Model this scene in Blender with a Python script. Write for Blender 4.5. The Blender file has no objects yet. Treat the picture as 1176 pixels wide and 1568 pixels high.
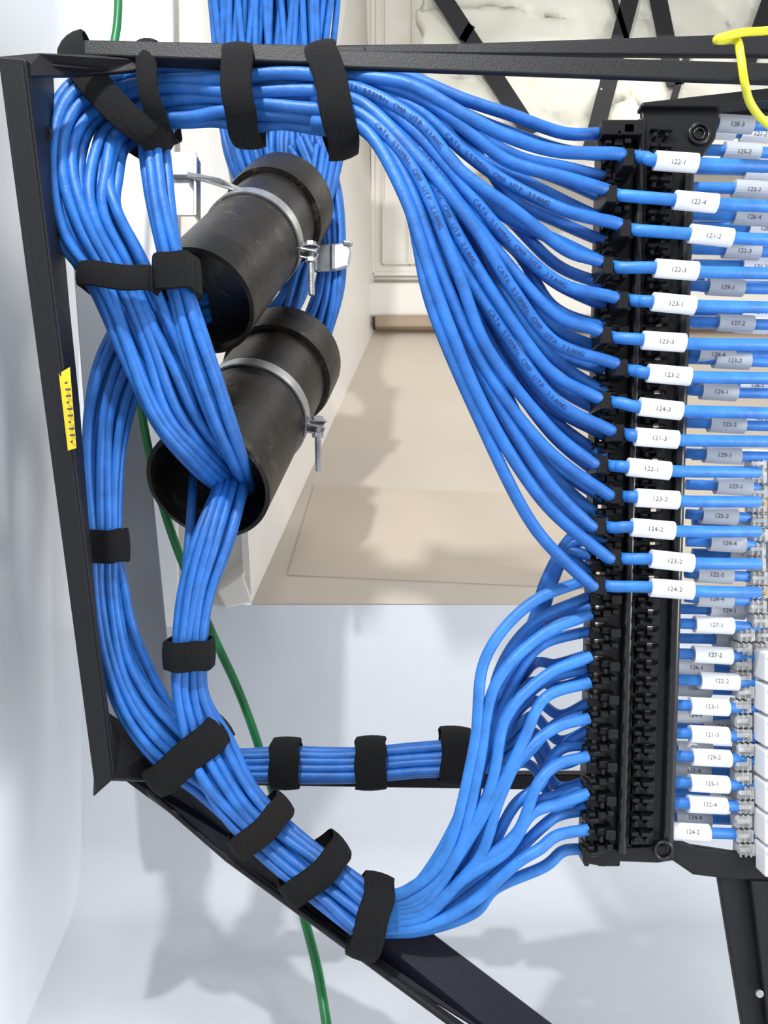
import bpy, bmesh, math, random
from mathutils import Vector, Matrix, noise
random.seed(7)
S=bpy.context.scene
H=0.498
def P(u,v,d):
    return Vector(((u-588)/1176*d, d, H+(784-v)/1176*d))
# ---------------- materials
def mat(name,col,rough=.5,metal=0,bump=0,bscale=200,var=0,vscale=20,spec=.5,trans=0,coat=0,scuff=None):
    m=bpy.data.materials.new(name); m.use_nodes=True
    nt=m.node_tree; b=nt.nodes['Principled BSDF']
    b.inputs['Base Color'].default_value=(*col,1)
    b.inputs['Roughness'].default_value=rough
    b.inputs['Metallic'].default_value=metal
    b.inputs['Specular IOR Level'].default_value=spec
    b.inputs['Transmission Weight'].default_value=trans
    b.inputs['Coat Weight'].default_value=coat
    tc=nt.nodes.new('ShaderNodeTexCoord')
    if var>0:
        n=nt.nodes.new('ShaderNodeTexNoise'); n.inputs['Scale'].default_value=vscale; n.inputs['Detail'].default_value=4
        nt.links.new(tc.outputs['Object'],n.inputs['Vector'])
        r=nt.nodes.new('ShaderNodeValToRGB')
        r.color_ramp.elements[0].position=.3; r.color_ramp.elements[1].position=.7
        r.color_ramp.elements[0].color=(*[c*(1-var) for c in col],1)
        r.color_ramp.elements[1].color=(*[min(1,c*(1+var)) for c in col],1)
        nt.links.new(n.outputs['Fac'],r.inputs['Fac']); nt.links.new(r.outputs['Color'],b.inputs['Base Color'])
        if scuff:
            n3=nt.nodes.new('ShaderNodeTexNoise'); n3.inputs['Scale'].default_value=scuff[1]; n3.inputs['Detail'].default_value=8; n3.inputs['Roughness'].default_value=.75
            nt.links.new(tc.outputs['Object'],n3.inputs['Vector'])
            r3=nt.nodes.new('ShaderNodeValToRGB'); r3.color_ramp.elements[0].position=scuff[2]; r3.color_ramp.elements[1].position=scuff[2]+.05
            nt.links.new(n3.outputs['Fac'],r3.inputs['Fac'])
            mx=nt.nodes.new('ShaderNodeMixRGB'); nt.links.new(r3.outputs['Color'],mx.inputs['Fac'])
            nt.links.new(r.outputs['Color'],mx.inputs['Color1']); mx.inputs['Color2'].default_value=(*scuff[0],1)
            nt.links.new(mx.outputs['Color'],b.inputs['Base Color'])
    if bump>0:
        n2=nt.nodes.new('ShaderNodeTexNoise'); n2.inputs['Scale'].default_value=bscale; n2.inputs['Detail'].default_value=3
        nt.links.new(tc.outputs['Object'],n2.inputs['Vector'])
        bp=nt.nodes.new('ShaderNodeBump'); bp.inputs['Strength'].default_value=bump; bp.inputs['Distance'].default_value=.002
        nt.links.new(n2.outputs['Fac'],bp.inputs['Height']); nt.links.new(bp.outputs['Normal'],b.inputs['Normal'])
    return m
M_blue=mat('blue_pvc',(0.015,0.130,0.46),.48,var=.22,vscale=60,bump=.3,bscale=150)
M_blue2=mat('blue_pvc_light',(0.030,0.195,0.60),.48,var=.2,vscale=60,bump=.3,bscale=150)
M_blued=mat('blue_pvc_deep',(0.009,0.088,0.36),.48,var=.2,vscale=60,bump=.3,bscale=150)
M_scuff=mat('blue_pvc_scuffed',(0.020,0.15,0.52),.5,var=.2,vscale=60,bump=.3,bscale=150,scuff=((.50,.56,.64),55,.47))
M_black=mat('black_powdercoat',(0.009,0.009,0.011),.5,bump=.2,bscale=900,spec=.3)
M_navy=mat('navy_black_steel',(0.004,0.005,0.012),.5,bump=.1,bscale=900,spec=.25)
M_plast=mat('black_plastic',(0.006,0.006,0.007),.38,spec=.35)
M_gloss=mat('black_gloss_plastic',(0.012,0.012,0.014),.25)
M_pipe=mat('conduit_black_pvc',(0.012,0.0095,0.0075),.42,var=.5,vscale=25,bump=.3,bscale=120,spec=.36,scuff=((.045,.038,.030),45,.56))
M_zinc=mat('zinc_steel',(0.50,0.51,0.52),.38,metal=.85,var=.2,vscale=80)
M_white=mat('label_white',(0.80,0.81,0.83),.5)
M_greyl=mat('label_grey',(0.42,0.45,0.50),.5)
M_ink=mat('ink',(0.06,0.06,0.06),.6)
M_inkb=mat('cable_ink',(0.003,0.02,0.11),.6)
M_green=mat('green_pvc',(0.006,0.15,0.04),.35,var=.2,vscale=40)
M_yel=mat('yellow_pvc',(0.75,0.70,0.03),.35)
M_yellab=mat('warning_yellow',(0.72,0.52,0.02),.5)
M_wl=mat('white_panel_paint',(0.89,0.905,0.92),.45,bump=.05,bscale=60)
M_gw=mat('grey_wall_paint',(0.62,0.64,0.67),.6,bump=.5,bscale=30,var=.03,vscale=4,spec=.3)
M_cream=mat('cream_paint',(0.77,0.73,0.66),.5,bump=.08,bscale=50,var=.03,vscale=3)
M_beige=mat('beige_board',(0.54,0.47,0.39),.55,bump=.2,bscale=30,var=.14,vscale=2.0)
M_beige_shade=mat('beige_board_shade',(0.49,0.415,0.33),.55,var=.12,vscale=3)  # board beige darkened to paint the shadow band on the slope
M_brown=mat('brown_edge',(0.34,0.26,0.18),.6,var=.2,vscale=8)
M_ins=mat('insulation_wrap',(0.60,0.58,0.49),.42,bump=1,bscale=22,var=.16,vscale=6)
M_grey=mat('grey_plate_paint',(0.20,0.21,0.23),.45,metal=.2,var=.06,vscale=6)
M_clear=mat('clear_plug',(0.72,0.72,0.71),.2,trans=.4,var=.3,vscale=150)
M_copper=mat('gold_contacts',(0.6,0.36,0.16),.35,metal=.8)
def velcro(name,col):
    m=mat(name,col,.85,spec=.25)
    nt=m.node_tree; b=nt.nodes['Principled BSDF']
    tc=nt.nodes.new('ShaderNodeTexCoord')
    w=nt.nodes.new('ShaderNodeTexWave'); w.inputs['Scale'].default_value=1; w.inputs['Distortion'].default_value=.6
    w.inputs['Detail'].default_value=2
    mp=nt.nodes.new('ShaderNodeMapping'); mp.inputs['Scale'].default_value=(220,220,220)
    nt.links.new(tc.outputs['Object'],mp.inputs['Vector']); nt.links.new(mp.outputs['Vector'],w.inputs['Vector'])
    n=nt.nodes.new('ShaderNodeTexNoise'); n.inputs['Scale'].default_value=900
    nt.links.new(tc.outputs['Object'],n.inputs['Vector'])
    ad=nt.nodes.new('ShaderNodeMath'); ad.operation='ADD'
    nt.links.new(w.outputs['Fac'],ad.inputs[0]); nt.links.new(n.outputs['Fac'],ad.inputs[1])
    bp=nt.nodes.new('ShaderNodeBump'); bp.inputs['Strength'].default_value=.8; bp.inputs['Distance'].default_value=.001
    nt.links.new(ad.outputs[0],bp.inputs['Height']); nt.links.new(bp.outputs['Normal'],b.inputs['Normal'])
    return m
M_vel=velcro('velcro_black',(0.008,0.008,0.009))
M_velb=velcro('velcro_worn_black',(0.012,0.009,0.009))
# ---------------- helpers
def obj(name,me,parent=None,m=None):
    o=bpy.data.objects.new(name,me); S.collection.objects.link(o)
    if parent: o.parent=parent
    if m is not None: me.materials.append(m)
    return o
def empty(name,loc=(0,0,0)):
    e=bpy.data.objects.new(name,None); S.collection.objects.link(e); e.empty_display_size=.02
    return e
def plate(bm,pts,t=.004,mi=0,direction=None):
    n=Vector((0,0,0))
    for i in range(len(pts)):
        a=pts[i]; b=pts[(i+1)%len(pts)]
        n+=a.cross(b)
    n=n.normalized() if direction is None else direction.normalized()
    if direction is None and n.y<0: n=-n
    v0=[bm.verts.new(p) for p in pts]; v1=[bm.verts.new(p+n*t) for p in pts]
    fs=[bm.faces.new(v0),bm.faces.new(v1[::-1])]
    k=len(pts)
    for i in range(k): fs.append(bm.faces.new((v0[i],v1[i],v1[(i+1)%k],v0[(i+1)%k])))
    for f in fs: f.material_index=mi
def fin(bm,name,mats,parent=None,bevel=0,smooth=False,seg=2):
    bmesh.ops.recalc_face_normals(bm,faces=bm.faces)
    me=bpy.data.meshes.new(name); bm.to_mesh(me); bm.free()
    o=obj(name,me,parent)
    for m in mats: me.materials.append(m)
    if smooth:
        for p in me.polygons: p.use_smooth=True
    if bevel>0:
        md=o.modifiers.new('bevel','BEVEL'); md.width=bevel; md.segments=seg; md.limit_method='ANGLE'
    return o
def PP(l,d=None):
    return [P(*q) if len(q)==3 else P(q[0],q[1],d) for q in l]
def boxuv(bm,u0,v0,u1,v1,d,t,mi=0):
    plate(bm,PP([(u0,v0),(u1,v0),(u1,v1),(u0,v1)],d),t,mi,Vector((0,1,0)))
def cr(keys,n=8):
    out=[]; K=[tuple(2*a-b for a,b in zip(keys[0],keys[1]))]+list(keys)+[tuple(2*a-b for a,b in zip(keys[-1],keys[-2]))]
    for i in range(1,len(K)-2):
        p0,p1,p2,p3=K[i-1],K[i],K[i+1],K[i+2]
        for j in range(n):
            t=j/n
            out.append(tuple(.5*((2*b)+(-a+c)*t+(2*a-5*b+4*c-d)*t*t+(-a+3*b-3*c+d)*t**3) for a,b,c,d in zip(p0,p1,p2,p3)))
    out.append(tuple(keys[-1])); return out
def curveobj(name,lines,r,m,parent=None,res=3,mis=None):
    cu=bpy.data.curves.new(name,'CURVE'); cu.dimensions='3D'; cu.bevel_depth=r; cu.bevel_resolution=res; cu.use_fill_caps=True
    for idx,l in enumerate(lines):
        s=cu.splines.new('POLY'); s.points.add(len(l)-1)
        for i,p in enumerate(l): s.points[i].co=(*p,1)
        s.use_smooth=True
        if mis: s.material_index=mis[idx]
        elif isinstance(m,list): s.material_index=idx%len(m)
    o=bpy.data.objects.new(name,cu); S.collection.objects.link(o)
    for mm in (m if isinstance(m,list) else [m]): cu.materials.append(mm)
    dg=bpy.context.evaluated_depsgraph_get(); me=bpy.data.meshes.new_from_object(o.evaluated_get(dg))
    bpy.data.objects.remove(o); me.name=name
    for p in me.polygons: p.use_smooth=True
    o=bpy.data.objects.new(name,me); S.collection.objects.link(o)
    if parent: o.parent=parent
    return o
R=.0040
def hexpos(half,half2,r):
    pts=[]
    sp=2.0*r; h=sp*.87
    ny=max(0,int((half2-r)/h)); 
    for j in range(-ny,ny+1):
        y=j*h; wmax=half*math.sqrt(max(0,1-(y/max(half2,1e-6))**2))
        x0=(0.5*sp if j%2 else 0)
        nx=int((wmax)/sp)+1
        for i in range(-nx,nx+1):
            x=i*sp+x0
            if abs(x)<=wmax-r*.6: pts.append((x/half,y/half2))
    return pts
def bundle(name,keys,r=R,flat=.6,seed=1,wander=.12,n=8,mats=None,ref=None,twist=0,parent=None):
    rnd=random.Random(seed)
    sm=cr(keys,n)
    ctr=[P(a,b,c) for a,b,c,w in sm]; hw=[w/1176*c for a,b,c,w in sm]
    ref=ref if ref else sum(hw)/len(hw)
    hp=hexpos(ref,ref*flat,r)
    L=len(sm); frames=[]
    for i in range(L):
        t=(ctr[min(L-1,i+1)]-ctr[max(0,i-1)]).normalized()
        view=(ctr[i]-Vector((0,0,H))).normalized()
        s=t.cross(view)
        if s.length<.25 and frames: s=frames[-1][0].copy()
        s.normalize(); dd=s.cross(t).normalized(); frames.append((s,dd))
    lines=[]
    for (x,y) in hp:
        ph=[rnd.uniform(0,6.28) for _ in range(4)]; fr=[rnd.uniform(.5,1.6) for _ in range(4)]
        l=[]
        for i in range(L):
            q=i/n
            wx=x+wander*(math.sin(fr[0]*q+ph[0])+.4*math.sin(2.3*fr[1]*q+ph[1]))
            wy=y+wander*math.sin(fr[2]*q+ph[2])
            a=twist*q; wx,wy=wx*math.cos(a)-wy*math.sin(a),wx*math.sin(a)+wy*math.cos(a)
            l.append(ctr[i]+frames[i][0]*(wx*(hw[i]-r*.6))+frames[i][1]*(wy*(hw[i]*flat-r*.6)))
        lines.append(l)
    mats=mats or [M_blue,M_blued,M_blue2,M_blue]
    mis=[rnd.randrange(len(mats)) for _ in lines]
    return curveobj(name,lines,r,mats,parent,mis=mis)
def strap(c,ang,a,b,w,m=None,name='hook_and_loop_strap',bow=0):
    k=c[2]/1176; C=P(*c); an=math.radians(ang)
    Ld=Vector((math.cos(an),0,-math.sin(an))); Wd=Vector((math.sin(an),0,math.cos(an))); Dd=Vector((0,1,0))
    bm=bmesh.new(); A=a*k; W=w*k/2
    def ring(A,B,th0,th1,n,t,closed,wd):
        cols=[]
        for i in range(n+(0 if closed else 1)):
            th=th0+(th1-th0)*i/n
            cc,ss=math.cos(th),math.sin(th)
            e=.78
            x=abs(cc)**e*(1 if cc>=0 else -1); y=abs(ss)**e*(1 if ss>=0 else -1)
            col=[]
            for j in range(5):
                q=(j/4*2-1); bul=1-.05*q*q
                off=bow*k*(1-x*x)+.0007*math.sin(5*th+c[0])
                for tt in (0,t):
                    col.append(bm.verts.new(C+Ld*(x*(A*bul+tt))-Dd*(y*(B*bul+tt))+Wd*(q*wd+off)))
            cols.append(col)
        m_=len(cols)
        for i in range(m_ if closed else m_-1):
            p=cols[i]; q=cols[(i+1)%m_]
            for j in range(4):
                bm.faces.new((p[2*j+1],p[2*j+3],q[2*j+3],q[2*j+1]))
                bm.faces.new((p[2*j],q[2*j],q[2*j+2],p[2*j+2]))
            bm.faces.new((p[0],p[1],q[1],q[0])); bm.faces.new((p[8],q[8],q[9],p[9]))
        if not closed:
            for col in (cols[0],cols[-1]):
                for j in range(4): bm.faces.new((col[2*j],col[2*j+1],col[2*j+3],col[2*j+2]))
    ring(A,b,0,2*math.pi,56,.0011,True,W)
    st=random.uniform(.3,1.0)
    ring(A+.0013,b+.0013,st,st+3.6,34,.0011,False,W*.95)
    return fin(bm,name,[m or M_vel],smooth=False,bevel=.0003,seg=1)
_g={}
def glyph(s):
    if s in _g: return _g[s]
    cu=bpy.data.curves.new('t','FONT'); cu.body=s; cu.size=1; cu.align_x='CENTER'; cu.align_y='CENTER'; cu.resolution_u=2
    o=bpy.data.objects.new('t',cu); S.collection.objects.link(o)
    dg=bpy.context.evaluated_depsgraph_get(); me=bpy.data.meshes.new_from_object(o.evaluated_get(dg))
    vs=[v.co.copy() for v in me.vertices]; fs=[tuple(p.vertices) for p in me.polygons]
    bpy.data.objects.remove(o); bpy.data.curves.remove(cu); bpy.data.meshes.remove(me)
    _g[s]=(vs,fs); return _g[s]
def addtext(bm,s,c,X,Y,size):
    vs,fs=glyph(s); vv=[bm.verts.new(c+X*(v.x*size)+Y*(v.y*size)) for v in vs]
    for f in fs:
        try: bm.faces.new([vv[i] for i in f])
        except: pass
# ================= ROOM
def quad(name,pts,m,t=.01,direction=None):
    bm=bmesh.new(); plate(bm,pts,t,0,direction); return fin(bm,name,[m])
xl=lambda d:-.394+(1-d)*.182
wl=[Vector((xl(1.02),1.02,0)),Vector((xl(.12),.12,0)),Vector((xl(.12),.12,1.5)),Vector((xl(1.02)-.0,1.02,1.5))]
quad('wall_left',wl,M_wl,.02,Vector((-1,0,0)))
zb=P(0,925,1)[2]
CV=.07
quad('floor',[Vector((-.6,-.2,0)),Vector((1.6,-.2,0)),Vector((1.6,1.0-CV,0)),Vector((-.6,1.0-CV,0))],M_gw,.02,Vector((0,0,-1)))
bm=bmesh.new(); prof=[(1.0,zb-.001)]+[(1.0-CV+CV*math.cos(math.radians(a)),CV-CV*math.sin(math.radians(a))) for a in range(0,91,6)]
L_=[bm.verts.new((-.5,y,z)) for y,z in prof]; R_=[bm.verts.new((1.6,y,z)) for y,z in prof]
for i in range(len(prof)-1): bm.faces.new((L_[i],R_[i],R_[i+1],L_[i+1]))
wb=fin(bm,'wall_back_lower',[M_gw],smooth=True)
A0=P(385,923,1.0); A1=P(575,500,1.7)
B0=Vector((1.6,1.0,A0.z-.01)); B1=Vector((2.0,1.7,A1.z))
quad('wall_slope',[A0,B0,B1,A1],M_beige,.01,Vector((0,.6,-.8)))
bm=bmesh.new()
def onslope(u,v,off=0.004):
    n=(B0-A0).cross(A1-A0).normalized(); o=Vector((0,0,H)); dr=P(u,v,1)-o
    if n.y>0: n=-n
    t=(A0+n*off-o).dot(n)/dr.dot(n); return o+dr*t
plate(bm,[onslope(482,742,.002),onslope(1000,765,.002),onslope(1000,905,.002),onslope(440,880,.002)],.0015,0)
fin(bm,'slope_shade_band',[M_beige_shade])  # thin sheet, not a real board: brown shadow band painted as colour
bm=bmesh.new()
plate(bm,[A0+Vector((0,0,-.0)),A1,P(556,-160,1.7),P(330,-160,1.12)],.01,0)
fin(bm,'wall_reveal',[M_cream])
bm=bmesh.new()
plate(bm,[P(372,880,1.0),P(572,482,1.68),P(548,470,1.68),P(332,905,1.0)],.006,0)
plate(bm,[P(386,922,.995),P(372,880,1.0),P(332,905,1.0),P(345,930,.99)],.006,0)
fin(bm,'trim_2',[M_cream],bevel=.002)
quad('wall_back_left',[P(20,935,1.03),P(372,945,1.03),P(372,-200,1.03),P(20,-200,1.03)],M_cream,.01,Vector((0,1,0)))
quad('wall_back_panel',[P(20,960,.985),P(272,960,.985),P(262,-120,.985),P(20,-120,.985)],M_wl,.008,Vector((0,1,0)))
quad('wall_back_upper',[P(480,500,1.72),P(1900,500,1.72),P(1900,-300,1.72),P(480,-300,1.72)],M_cream,.01,Vector((0,1,0)))
bm=bmesh.new()
boxuv(bm,556,432,1400,484,1.66,.05)
fin(bm,'baseboard_back',[M_cream],bevel=.006)
bm=bmesh.new()
boxuv(bm,574,482,1400,500,1.64,.06)
fin(bm,'trim_3',[M_brown],bevel=.004)
bm=bmesh.new()
boxuv(bm,556,-160,830,428,1.705,.012)
for (a,b,c,d) in [(568,-160,574,422),(568,416,820,422),(585,-160,588,404),(585,401,810,404),(625,-160,629,404),(556,-160,560,428)]:
    boxuv(bm,a,b,c,d,1.693,.014)
fin(bm,'door_1',[M_cream],bevel=.003)
bm=bmesh.new()
nx,ny=90,40; g=[]
for j in range(ny+1):
    row=[]
    for i in range(nx+1):
        u=642+i/nx*820; v=-150+j/ny*420
        if i==0: u+=6*math.sin(j)
        nz=noise.fractal(Vector((u/110,v/60,0)),.9,2.1,4)
        d=1.5+.024*nz
        row.append(bm.verts.new(P(u,v,d)))
    g.append(row)
for j in range(ny):
    for i in range(nx): bm.faces.new((g[j][i],g[j][i+1],g[j+1][i+1],g[j+1][i]))
ins=fin(bm,'roof_insulation_blanket',[M_ins],smooth=True)
md=ins.modifiers.new('s','SOLIDIFY'); md.thickness=.03; md.offset=-1
bm=bmesh.new()
def web(u0,v0,u1,v1,w):
    dx,dy=u1-u0,v1-v0; l=math.hypot(dx,dy); nx_,ny_=-dy/l*w/2,dx/l*w/2
    plate(bm,PP([(u0+nx_,v0+ny_),(u1+nx_,v1+ny_),(u1-nx_,v1-ny_),(u0-nx_,v0-ny_)],1.45),.004)
web(668,-20,815,205,26); web(975,-40,905,230,26); web(1003,-30,1035,130,26); web(1190,-30,1140,110,24)
web(930,-40,960,60,8); web(722,38,708,62,12); web(1060,60,1020,190,10)
fin(bm,'webbing_straps',[M_black],parent=ins)
bm=bmesh.new()
plate(bm,PP([(112,400,.80),(200,420,.80),(268,1110,.80),(165,1110,.80)]),.004)
plate(bm,PP([(112,400,.80),(165,1110,.80),(165,1110,.83),(112,400,.83)]),.002)
fin(bm,'mounting_plate',[M_grey],bevel=.001)
# ================= RACK FRAME
bm=bmesh.new()
plate(bm,PP([(-4,86,.50),(34,89,.50),(172,1195,.62),(146,1218,.62)]),.005)
plate(bm,PP([(32,90,.502),(76,118,.57),(86,330,.58),(116,620,.61),(131,837,.63),(146,1000,.64),(172,1150,.645),(174,1195,.64),(171,1195,.622)]),.003)
plate(bm,PP([(-4,86,.50),(60,80,.52),(140,84,.545),(212,90,.56),(212,108,.56),(120,114,.545),(34,116,.505)]),.006)
plate(bm,PP([(128,60,.555),(560,70,.555),(560,99,.555),(128,84,.555)]),.014)
plate(bm,PP([(505,75,.545),(1230,97,.52),(1230,128,.52),(505,102,.545)]),.005)
plate(bm,PP([(515,68,.575),(700,66,.575),(1230,48,.56),(1230,84,.56),(700,82,.575),(515,80,.575)]),.006)
plate(bm,PP([(146,1218,.62),(172,1193,.622),(260,1196,.68),(245,1140,.68),(150,1080,.66)]),.005)
plate(bm,PP([(165,1176,.69),(240,1160,.69),(470,1290,.66),(660,1428,.60),(900,1610,.55),(800,1620,.55),(560,1470,.60),(350,1312,.66),(228,1222,.69)]),.006,1)
plate(bm,PP([(228,1222,.69),(350,1312,.66),(560,1470,.60),(800,1640,.55),(790,1650,.545),(548,1468,.59),(345,1318,.65),(222,1212,.68)]),.004)
plate(bm,PP([(372,1186,.73),(900,1186,.68),(900,1211,.68),(372,1203,.73)]),.012)
plate(bm,PP([(1003,1280),(1015,1278),(1060,1296),(1120,1305),(1240,1318),(1240,1352),(1110,1346),(1062,1340),(1030,1318),(1003,1320)],.60),.006)
plate(bm,PP([(1100,1344),(1240,1344),(1240,1640),(1148,1640)],.605),.006)
plate(bm,PP([(1150,1350),(1240,1350),(1240,1640),(1185,1640)],.598),.006)
fr=fin(bm,'rack_frame',[M_black,M_navy],bevel=.0012)
bm=bmesh.new()
def disc(c,r,h,n=20,mi=0,axis=Vector((0,-1,0)),r2=None):
    ax=axis.normalized(); s=ax.cross(Vector((0,0,1))); 
    if s.length<.1: s=ax.cross(Vector((1,0,0)))
    s.normalize(); t=ax.cross(s)
    a=[bm.verts.new(c+s*(r*math.cos(6.28318*i/n))+t*(r*math.sin(6.28318*i/n))) for i in range(n)]
    rr=r2 or r
    b=[bm.verts.new(c+ax*h+s*(rr*math.cos(6.28318*i/n))+t*(rr*math.sin(6.28318*i/n))) for i in range(n)]
    f=[bm.faces.new(a),bm.faces.new(b[::-1])]+[bm.faces.new((a[i],a[(i+1)%n],b[(i+1)%n],b[i])) for i in range(n)]
    for q in f: q.material_index=mi
disc(P(66,208,.552),.007,.003); disc(P(66,208,.55),.004,.004,6)
disc(P(1162,1520,.596),.003,.002,mi=1)
fin(bm,'frame_bolts',[M_gloss,M_zinc],parent=fr,bevel=.0004)
bm=bmesh.new()
plate(bm,PP([(90,572,.546),(107,562,.548),(117,686,.557),(104,690,.556)]),.0006)
lab=fin(bm,'warning_sticker',[M_yellab],parent=fr)
bm=bmesh.new()
for i in range(10):
    v=585+i*10; u=99+i*.95; w_=8 if i%3 else 4
    dd=.5450+i*.0008
    plate(bm,PP([(u,v,dd),(u+w_,v-1,dd),(u+w_,v+3,dd),(u,v+3,dd)]),.0003)
fin(bm,'sticker_print',[M_ink],parent=fr)
# ================= CONDUITS
def conduit(near,far,r,bandt):
    root=empty('conduit_pipe')
    a=P(*near); b=P(*far); ax=(b-a).normalized(); s=ax.cross(Vector((0,0,1))).normalized(); t=s.cross(ax)
    L=(b-a).length
    def rings(prof,name,m,n=64,sm=True):
        bm=bmesh.new(); rs=[]
        for (z,rr) in prof:
            c=a+ax*z; rs.append([bm.verts.new(c+s*rr*math.cos(6.28318*i/n)+t*rr*math.sin(6.28318*i/n)) for i in range(n)])
        k=len(rs)
        for j in range(k):
            p,q=rs[j],rs[(j+1)%k]
            for i in range(n): bm.faces.new((p[i],p[(i+1)%n],q[(i+1)%n],q[i]))
        o=fin(bm,name,[m],parent=root,smooth=True)
        md=o.modifiers.new('e','EDGE_SPLIT'); md.split_angle=math.radians(35)
        return o
    rings([(0,r-.004),(.0008,r),(L*1.0,r),(L,r-.004)],'pipe_wall',M_pipe)
    rings([(L*.80,r+.0005),(L*.80,r+.006),(L*.83,r+.0075),(L*.99,r+.0075),(L*1.0,r+.005),(L*1.0,r+.0005)],'socket_collar',M_pipe)
    z=L*bandt
    rings([(z,r+.0004),(z,r+.0024),(z+.015,r+.0024),(z+.015,r+.0004)],'clamp_band',M_zinc)
    dirv=(Vector((1,-.1,-.25))-ax*Vector((1,-.1,-.25)).dot(ax)).normalized()
    c=a+ax*(z+.008)+dirv*(r+.009)
    bm=bmesh.new()
    up=ax.cross(dirv).normalized()
    if up.z<0: up=-up
    for off in (.004,-.005):
        q=c+up*off
        plate(bm,[q-dirv*.010-ax*.008,q+dirv*.010-ax*.008,q+dirv*.010+ax*.008,q-dirv*.010+ax*.008],.002,0,up)
    def rod(c,axis,r,h,n,r2=None):
        ss=axis.cross(Vector((0,1,0))).normalized(); tt=axis.cross(ss)
        A=[bm.verts.new(c+ss*r*math.cos(6.28318*i/n)+tt*r*math.sin(6.28318*i/n)) for i in range(n)]
        B=[bm.verts.new(c+axis*h+ss*r*math.cos(6.28318*i/n)+tt*r*math.sin(6.28318*i/n)) for i in range(n)]
        bm.faces.new(A);bm.faces.new(B[::-1])
        for i in range(n): bm.faces.new((A[i],A[(i+1)%n],B[(i+1)%n],B[i]))
    dz=Vector((.02,0,-1)).normalized()
    cb=c+dirv*.003
    rod(cb-dz*.011,dz,.0065,.005,6); rod(cb-dz*.006,dz,.010,.0015,20); rod(cb-dz*.006,dz,.0032,.052,14); rod(cb+dz*.006,dz,.0062,.005,6)
    for i in range(16): rod(cb+dz*(.014+i*.002),dz,.0037,.001,12)
    fin(bm,'clamp_bolt',[M_zinc],parent=root,bevel=.0004,seg=1)
    return root
conduit((306,464,.70),(438,312,.92),.051,.53)
conduit((318,744,.68),(442,548,.92),.0565,.46)
bm=bmesh.new()
boxuv(bm,262,232,300,330,.86,.004); boxuv(bm,296,236,301,330,.84,.02); boxuv(bm,262,262,299,268,.85,.01)
plate(bm,PP([(286,262,.85),(335,272,.80),(375,290,.79),(374,300,.79),(334,282,.80),(286,272,.85)]),.002)
fin(bm,'strut_bracket',[M_zinc],bevel=.001)
bm=bmesh.new()
sg=[(478,380),(490,373),(515,372),(532,370),(538,384),(534,408),(515,414),(490,416),(478,410)]
plate(bm,PP(sg,.93),.006,0,Vector((0,1,0))); boxuv(bm,505,372,512,412,.925,.01); boxuv(bm,524,366,540,374,.925,.012); boxuv(bm,478,374,486,414,.926,.012)
fin(bm,'pipe_saddle_clip',[M_zinc],bevel=.003)
# ================= CABLE BUNDLES
bundle('network_cable_bundle',[(417,-60,1.03,105),(418,60,1.0,98),(420,160,.99,92),(424,230,.985,84),(440,290,1.0,70)],r=.0044,flat=.35,seed=3,wander=.07)
bundle('network_cable_bundle',[(470,215,.965,40),(500,300,.955,30),(508,380,.95,26),(503,450,.95,30),(480,530,.97,40)],r=.0042,flat=.6,seed=4)
bundle('network_cable_bundle',[(505,230,.95,22),(485,330,.93,20),(464,400,.92,22),(440,470,.92,34),(410,520,.95,34)],r=.0042,flat=.6,seed=14,wander=.3,ref=.022)
T=[(170,165,.60,50),(240,150,.590,54),(310,146,.585,56),(372,147,.58,56),(430,147,.575,55),(505,153,.572,56)]
bundle('network_cable_bundle',T,flat=.62,seed=5,wander=.10,r=.0048)
bundle('network_cable_bundle',[(262,152,.60,46),(205,152,.60,50),(146,190,.585,62),(126,265,.575,64),(138,340,.575,64),(186,430,.59,54),(230,530,.60,56),(272,630,.62,55),(325,700,.66,42),(372,750,.76,28)],flat=.6,seed=6,wander=.11,r=.0041)
bundle('network_cable_bundle',[(262,160,.60,36),(234,200,.595,34),(240,280,.59,33),(258,370,.59,30),(275,440,.595,28),(300,530,.60,32),(335,630,.62,30),(362,700,.65,24),(380,745,.74,20)],flat=.8,seed=8,wander=.10,r=.0041)
bundle('network_cable_bundle',[(310,470,.74,30),(235,480,.68,36),(195,540,.655,42),(168,620,.65,40),(158,720,.65,35),(160,835,.65,28),(163,920,.65,25),(178,1010,.65,28),(210,1085,.65,36),(262,1145,.655,40),(322,1192,.665,34),(398,1264,.65,32)],flat=.6,seed=9,wander=.08,ref=.0185,r=.0038)
curveobj('loose_network_cable',[[P(*q) for q in cr([(178,840,.655),(188,890,.655),(205,965,.66),(235,1035,.665),(262,1085,.665),(285,1130,.665)],8)],[P(*q) for q in cr([(176,840,.66),(184,890,.66),(198,965,.668),(225,1040,.67),(255,1090,.67),(280,1130,.67)],8)]],R,M_blue)
bundle('network_cable_bundle',[(365,690,.76,26),(352,750,.69,30),(330,820,.665,36),(303,910,.655,33),(291,1000,.65,30),(292,1070,.65,32),(318,1145,.645,44),(358,1215,.635,46),(410,1272,.625,42),(480,1330,.61,42),(560,1398,.59,42)],flat=.62,seed=10,wander=.09,ref=.0205,r=.0039)
bundle('network_cable_bundle',[(300,690,.76,18),(296,750,.70,17),(290,830,.68,17),(284,910,.67,17),(278,990,.665,17)],flat=.8,seed=11)
bundle('network_cable_bundle',[(300,1160,.70,26),(360,1172,.70,28),(437,1171,.70,31),(500,1171,.70,31),(568,1170,.70,31),(640,1164,.695,33),(700,1160,.69,36)],flat=.6,seed=12,wander=.05,r=.0043,ref=.0235)
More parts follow.
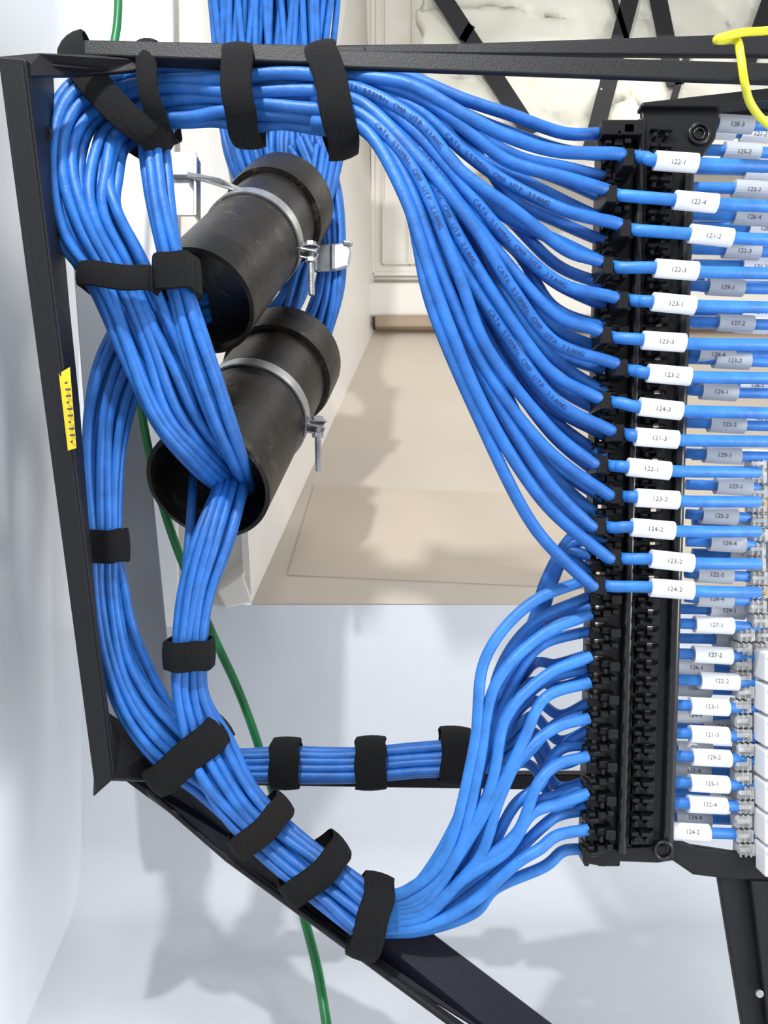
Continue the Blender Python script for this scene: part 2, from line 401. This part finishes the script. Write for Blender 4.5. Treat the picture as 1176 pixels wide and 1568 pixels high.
def interp(paths,tv):
    for (v0,p0),(v1,p1) in zip(paths[:-1],paths[1:]):
        if tv<=v1 or v1==paths[-1][0]:
            s=(tv-v0)/(v1-v0); s=max(-.2,min(1.1,s))
            return [tuple(a+(b-a)*s for a,b in zip(x,y)) for x,y in zip(p0,p1)]
rowsv=[(955,240),(930,292),(950,345),(922,402),(945,458),(920,508),(945,558),(920,610),(940,660),(915,710),(937,757),(912,805),(937,853),(912,895)]
U=[(210,[(480,104),(550,114),(630,115),(700,160),(780,195),(860,212),(955,215)]),
   (292,[(480,115),(550,122),(640,150),(715,205),(790,250),(865,275),(955,292)]),
   (558,[(480,150),(550,155),(640,235),(715,345),(775,440),(850,525),(945,558)]),
   (895,[(480,192),(560,202),(622,310),(665,465),(735,645),(820,800),(912,895)])]
rnd=random.Random(21); fan=[]; 
for i,(eu,ev) in enumerate(rowsv):
    p=interp(U,ev); k=[]
    for j,(a,b) in enumerate(p):
        jit=[0,3,8,11,11,6,0][j]
        dd=[.570,.552,.545,.545,.548,.553,.558][j]
        k.append((a+rnd.uniform(-jit,jit),b+rnd.uniform(-jit,jit)*.6,dd+(i%3)*.004*(0 if j>4 else 1)))
    k[-1]=(eu-14,ev-5,.558); k[-2]=(k[-2][0],min(k[-2][1],ev-20+(0 if ev>250 else 12)),k[-2][2]); k+=[(eu-2,ev-1,.563),(eu+4,ev+1,.574)]
    fan.append([P(*q) for q in cr(k,10)])
nfront=len(fan)
for i in range(20):
    ev=205+i*33; p=interp(U,ev); k=[]
    for j,(a,b) in enumerate(p):
        jit=[0,4,14,20,17,8,0][j]
        dd=[.588,.576,.574,.574,.576,.58,.583][j]
        k.append((a+rnd.uniform(-jit,jit),b+rnd.uniform(-jit,jit)*.7-4,dd+(i%2)*.008*(0 if j>5 else 1)))
    k[-1]=(925,ev,.586); fan.append([P(*q) for q in cr(k,10)])
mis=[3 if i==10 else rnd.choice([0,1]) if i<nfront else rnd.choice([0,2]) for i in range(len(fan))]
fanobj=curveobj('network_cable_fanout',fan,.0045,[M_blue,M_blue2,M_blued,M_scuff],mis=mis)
bm=bmesh.new()
def print_on(line,txt,start,size,r):
    pos=start
    seg=[(line[i+1]-line[i]).length for i in range(len(line)-1)]
    for ch in txt:
        if ch!=' ':
            a=0
            for i,sg in enumerate(seg):
                if a+sg>=pos: break
                a+=sg
            t=(line[i+1]-line[i]).normalized(); c=line[i]+t*(pos-a)
            view=(Vector((0,0,H))-c).normalized(); n=(view-t*view.dot(t)).normalized()
            y=n.cross(t)
            addtext(bm,ch,c+n*(r+.0003),t,y,size)
        pos+=size*.72
for i,st_ in ((3,.03),(5,.05),(7,.10),(9,.06),(4,.16),(6,.2),(2,.12),(8,.22)):
    print_on(fan[i],'CAT6 550MHz CMP UTP 23AWG',st_,.0050,.0045)
fin(bm,'cable_printing',[M_inkb],parent=fanobj)
Lw=[(885,[(565,1372),(625,1362),(690,1290),(728,1150),(755,1020),(815,925),(905,885)]),
    (1000,[(565,1385),(640,1378),(705,1300),(745,1190),(785,1090),(830,1030),(905,1000)]),
    (1140,[(565,1400),(650,1388),(725,1320),(785,1250),(820,1195),(860,1155),(900,1140)]),
    (1298,[(565,1428),(640,1422),(715,1395),(775,1350),(820,1325),(860,1308),(900,1298)])]
lo=[]
evs=[885,912,940,965,1005,1022,1045,1085,1100,1140,1158,1200,1215,1240,1270,1300]
for i,ev in enumerate(evs):
    p=interp(Lw,ev); k=[]
    ft=i%2
    for j,(a,b) in enumerate(p):
        jit=[0,4,11,15,13,7,0][j]
        dd=[.592,.58,.572,.57,.572,.578,.582][j]+ft*.012
        k.append((a+rnd.uniform(-jit,jit),b+rnd.uniform(-jit,jit),dd))
    lo.append([P(*q) for q in cr(k,10)])
curveobj('network_cable_fanout',lo,.0043,[M_blue2,M_blue2,M_blue])
mid=[]
for i in range(9):
    ev=925+i*38
    k=[(690,1150+i*3,.69),(730,1155+i*3-(8-i)*3,.68),(775,1150+i*3-(8-i)*12,.66),(815,1130+i*5-(8-i)*20,.63),(855,ev+15,.60),(905,ev,.59)]
    k=[(a+rnd.uniform(-4,4),b+rnd.uniform(-4,4),c) for a,b,c in k]
    mid.append([P(*q) for q in cr(k,8)])
for s in range(4):
    k=[(735,1165,.66),(760,1060+s*10,.63),(812+s*4,960,.61),(835+s*4,890,.60),(868,830+s*8,.595),(905,800+s*26,.59)]
    mid.append([P(*q) for q in cr(k,8)])
curveobj('network_cable_fanout',mid,.0042,[M_blue,M_blued])
# ================= STRAPS
strap((182,150,.590),50,104,.030,46,bow=-20)
strap((244,145,.59),83,64,.034,30)
strap((375,151,.578),88,64,.034,46)
strap((509,158,.568),76,76,.034,48)
strap((187,430,.59),5,60,.026,38,bow=-8)
strap((273,425,.593),-3,32,.020,56)
strap((162,836,.65),-3,33,.016,50)
strap((291,1000,.652),-1,36,.019,45)
strap((290,1153,.655),-40,70,.027,50)
strap((400,1262,.628),-42,50,.024,40,M_velb)
strap((482,1328,.612),-40,56,.024,42)
strap((567,1400,.59),-74,56,.026,48)
strap((438,1169,.70),90,35,.018,45)
strap((568,1169,.70),89,37,.018,47)
strap((696,1157,.692),93,39,.022,48)
# ================= PATCH PANEL
root=empty('patch_panel')
def xl_(v): return 922+(v-185)*(895-922)/(1325-185)
def PV(x,v,d): return (xl_(v)+x*(1-.06*(v-185)/1140),v,d)
def pb(bm,x0,v0,x1,v1,d,t,mi=0):
    plate(bm,PP([PV(x0,v0,d),PV(x1,v0,d),PV(x1,v1,d),PV(x0,v1,d)]),t,mi,Vector((0,1,0)))
bm=bmesh.new()
pb(bm,0,183,64,206,.574,.02)
pb(bm,0,183,8,1327,.588,.02); pb(bm,22,183,58,1327,.590,.016)
v=185; i=0
while v<1320:
    vv=min(v+20,1325)
    pb(bm,0,v,30,vv,.584,.014)
    pb(bm,6,v+3,16,v+9,.576,.01); pb(bm,20,v+1,34,v+12,.578,.01)
    if i%2==0: pb(bm,34,v+4,50,v+18,.574,.016); pb(bm,24,v+14,30,v+22,.574,.012)
    else: pb(bm,36,v,46,v+8,.576,.012); pb(bm,10,v+12,22,v+18,.573,.012); pb(bm,-5,v+4,2,v+14,.582,.01)
    v+=25.8; i+=1
pb(bm,66,183,76,1300,.588,.014); pb(bm,108,183,134,1300,.592,.012); pb(bm,74,183,92,1300,.594,.008)
v=190; i=0
while v<1290:
    pb(bm,70,v,112,v+21,.588,.014)
    pb(bm,76,v+2,88,v+8,.580,.01); pb(bm,92,v+3,110,v+9,.578,.012)
    pb(bm,80,v+11,86,v+19,.578,.012); pb(bm,98,v+12,104,v+18,.576,.012)
    v+=25.8; i+=1
st=[(975,240),(947,299),(970,352),(943,409),(967,460),(940,517),(963,567),(938,616),(958,665),(933,713),(955,760),(930,807),(952,855),(928,897)]
for (eu,ev),(sx,sy) in zip(rowsv,st):
    mu=(eu+sx)/2-1; mv=(ev+sy)/2
    boxuv(bm,mu-9,mv-13,mu+8,mv+13,.557,.030)
    boxuv(bm,mu-12,mv-16,mu-6,mv-9,.560,.02); boxuv(bm,mu+3,mv+9,mu+11,mv+16,.560,.02)
fin(bm,'cable_comb',[M_plast],parent=root,bevel=.0006,seg=1)
ra=[[P(*PV(60,v,.585)) for v in range(185,1330,40)]]
curveobj('rail',ra,.0036,M_gloss,parent=root)
curveobj('edge_rail',[[P(*PV(134,v,.590)) for v in range(185,1310,40)]],.0045,M_gloss,parent=root)
bm=bmesh.new()
plate(bm,PP([(983,158),(1098,151),(1102,176),(1096,212),(1078,238),(983,240)],.585),.006)
plate(bm,PP([(983,156),(1230,128),(1230,150),(1100,163),(983,163)],.58),.012)
plate(bm,PP([(1094,158),(1230,150),(1230,168),(1098,185)],.60),.004)
plate(bm,PP([(893,1298),(915,1300),(945,1300),(1010,1296),(1030,1290),(1032,1318),(1008,1322),(950,1320),(925,1328),(893,1322)],.586),.012)
fin(bm,'end_bracket',[M_plast],parent=root,bevel=.0012)
bm=bmesh.new()
def torus(c,R_,r_,n=24,m_=8):
    vs=[]
    for i in range(n):
        a=6.28318*i/n; row=[]
        for j in range(m_):
            b=6.28318*j/m_; rr=R_+r_*math.cos(b)
            row.append(bm.verts.new(c+Vector((rr*math.cos(a),r_*math.sin(b),rr*math.sin(a)))))
        vs.append(row)
    for i in range(n):
        for j in range(m_): bm.faces.new((vs[i][j],vs[(i+1)%n][j],vs[(i+1)%n][(j+1)%m_],vs[i][(j+1)%m_]))
torus(P(1071,204,.584),.0075,.0014); torus(P(1016,1302,.584),.0065,.0013); torus(P(1071,204,.584),.004,.0008)
fin(bm,'screw_eyes',[M_gloss],parent=root,smooth=True)
# ================= LABELLED CABLES
root2=empty('labeled_network_cables')
lc=[(1035,248),(1065,309),(1088,361),(1035,413),(1031,465),(1016,523),(1024,574),(1011,626),(1005,671),(993,718),(1006,764),(999,810),(1028,859),(1028,902)]
bl=bmesh.new(); bt=bmesh.new(); bl2=bmesh.new()
def label(bmx,a,b,r,txt,size):
    ax=(b-a); ax.normalize(); view=(Vector((0,0,H))-(a+b)/2).normalized(); n=(view-ax*view.dot(ax)).normalized(); s=n.cross(ax)
    N=20
    prof=[]
    for i in range(N):
        th=6.28318*i/N; prof.append(s*(r*1.10*math.sin(th))+n*(r*math.cos(th)))
    A=[bmx.verts.new(a+p) for p in prof]; B=[bmx.verts.new(b+p) for p in prof]
    bmx.faces.new(A);bmx.faces.new(B[::-1])
    for i in range(N): bmx.faces.new((A[i],A[(i+1)%N],B[(i+1)%N],B[i]))
    addtext(bt,txt,(a+b)/2+n*(r+.0003),ax,s,size)
cab=[]
for i,((sx,sy),(lx,ly)) in enumerate(zip(st,lc)):
    ex=1250 if ly<700 else 1160
    ey=ly+ (ly-sy)*.6+ (4 if i<5 else 2)
    k=[(sx-6,sy-2,.578),(sx+2,sy,.563),(sx+14,sy+1,.557),(lx-34,ly-3,.553),(lx+34,ly+3,.553),((lx+ex)/2+20,(ly+ey)/2+2,.56),(ex,ey,.575)]
    cab.append([P(*q) for q in cr(k,8)])
    tl=1.2*((i*7)%5-2)
    label(bl,P(lx-32,ly-2.8-tl*.3,.553),P(lx+32,ly+2.8+tl*.3,.553),.0061,['122-1','122-4','121-2','122-3','123-1','123-3','123-2','124-3','121-3','122-1','123-2','124-2','123-2','124-2'][i],.0048)
curveobj('front_row_cables',cab,.0044,[M_blue2,M_blue],parent=root2)
cab=[]; rr=random.Random(9)
def back(lx,ly,x0,x1,d,w,bmx):
    k=[(x0,ly-3,d+.004),(lx-w/2,ly-1.5,d),(lx+w/2,ly+1.5,d),(x1,ly+4,d+.01)]
    cab.append([P(*q) for q in cr(k,4)])
    label(bmx,P(lx-w/2,ly-1.5,d),P(lx+w/2,ly+1.5,d),.0061,'12%d-%d'%(rr.randint(1,9),rr.randint(1,4)),.0048)
for (lx0,lv) in [(1125,190),(1135,232),(1150,290),(1150,332),(1135,384),(1110,440),(1125,495),(1095,543),(1120,552),(1100,600),(1112,650),(1105,697),(1122,745),(1100,790),(1112,832),(1093,880),(1093,917)]:
    back(lx0,lv+0,1050,1260 if lv<700 else 1165,.60,54,bl2)
for (lx0,lv) in [(1100,200),(1160,205),(1165,262),(1095,325),(1170,350),(1160,408),(1100,436),(1160,478),(1150,498),(1155,590),(1160,640),(1150,700),(1140,800),(1140,850)]:
    back(lx0,lv,1060,1260 if lv<700 else 1165,.63,50,bl)
for j,lv in enumerate([957,1003,1043,1082,1125,1160,1200,1232,1274]):
    lx=[1092,1090,1100,1085,1085,1088,1085,1082,1056][j]
    back(lx,lv,1015,1165,.60,58,bl)
for j,lv in enumerate([935,980,1022,1054,1095,1112,1148,1180,1216,1252]):
    lx=[1112,1120,1062,1060,1060,1100,1062,1058,1110,1060][j]
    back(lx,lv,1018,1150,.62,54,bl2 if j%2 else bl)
curveobj('rear_row_cables',cab,.0042,[M_blue2,M_blue],parent=root2)
fin(bl,'label_wraps',[M_white],parent=root2,smooth=False)
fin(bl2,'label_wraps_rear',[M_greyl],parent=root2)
fin(bt,'label_text',[M_ink],parent=root2)
root3=empty('modular_plugs')
bm=bmesh.new()
for lv in range(700,1300,22):
    for c,(x0,dd) in enumerate(((1150 if lv<960 else 1128,.60),(1178 if lv<960 else 1156,.605))):
        x=x0+rr.uniform(-3,3); w=26; h=18
        boxuv(bm,x,lv,x+w,lv+h,dd,.010)
        for q in range(3): boxuv(bm,x+3+q*8,lv-1.5,x+6+q*8,lv+h+1.5,dd-.0012,.012)
        boxuv(bm,x+2,lv+6,x+w-4,lv+12,dd-.003,.004)
fin(bm,'plug_bodies',[M_clear],parent=root3,bevel=.0005,seg=1)
bm=bmesh.new()
for lv in range(1000,1310,50):
    boxuv(bm,1172,lv,1230,lv+44,.585,.02)
    boxuv(bm,1176,lv+6,1230,lv+12,.582,.004)
fin(bm,'jack_housings',[M_white],parent=root3,bevel=.002)
bm=bmesh.new()
for lv in (768,905):
    for q in range(3): boxuv(bm,1168,lv+q*3,1176,lv+q*3+1.3,.5955,.004)
fin(bm,'plug_contacts',[M_copper],parent=root3)
# ================= WIRES
curveobj('green_ground_wire',[[P(*q) for q in cr([(178,-40,.80),(181,0,.80),(179,40,.80),(172,100,.80),(165,300,.79),(195,500,.78),(215,620,.775),(228,690,.765),(245,760,.76),(275,850,.76),(325,970,.755),(362,1050,.75),(392,1130,.75),(425,1240,.74),(462,1390,.70),(485,1480,.67),(500,1568,.64),(510,1640,.62)],8)]],.0042,M_green)
curveobj('yellow_patch_cable',[[P(*q) for q in cr([(1230,40,.50),(1176,47,.50),(1135,50,.50),(1098,60,.50),(1108,62,.505),(1128,62,.505),(1134,85,.50),(1140,125,.50),(1150,160,.51),(1178,192,.52),(1230,215,.53)],8)]],.0026,M_yel)
# ================= LIGHT
w=bpy.data.worlds.new('world'); S.world=w; w.use_nodes=True
w.node_tree.nodes['Background'].inputs['Color'].default_value=(.95,.975,1,1); w.node_tree.nodes['Background'].inputs['Strength'].default_value=.74
def area(name,loc,target,size,power,col=(1,1,1)):
    l=bpy.data.lights.new(name,'AREA'); l.size=size; l.energy=power; l.color=col
    o=bpy.data.objects.new(name,l); S.collection.objects.link(o); o.location=loc
    o.rotation_euler=(Vector(target)-Vector(loc)).to_track_quat('-Z','Y').to_euler()
area('ceiling_lamp',(.25,-.1,1.7),(0,.8,.3),.16,4)
area('shadow_streak_light',(-.20,-.02,1.33),(.2,1.0,.35),.04,11)  # added small light, unseen source, throws shadow streaks on the back wall
area('left_wall_fill',(1.2,.0,.45),(-.4,.6,.35),.5,12,(.95,.97,1))  # added fill from the right, no known window, brightens the left wall
area('room_lamp',(.5,1.25,1.35),(.5,1.5,.4),.4,1.0,(1,.97,.92))
S.view_settings.view_transform='Standard'
# ================= CAMERA
cd=bpy.data.cameras.new('camera'); cam=bpy.data.objects.new('camera',cd); S.collection.objects.link(cam)
cam.location=(0,0,H); cam.rotation_euler=(math.radians(90),0,0)
cd.sensor_width=36; cd.lens=27; cd.clip_start=.01
S.camera=cam
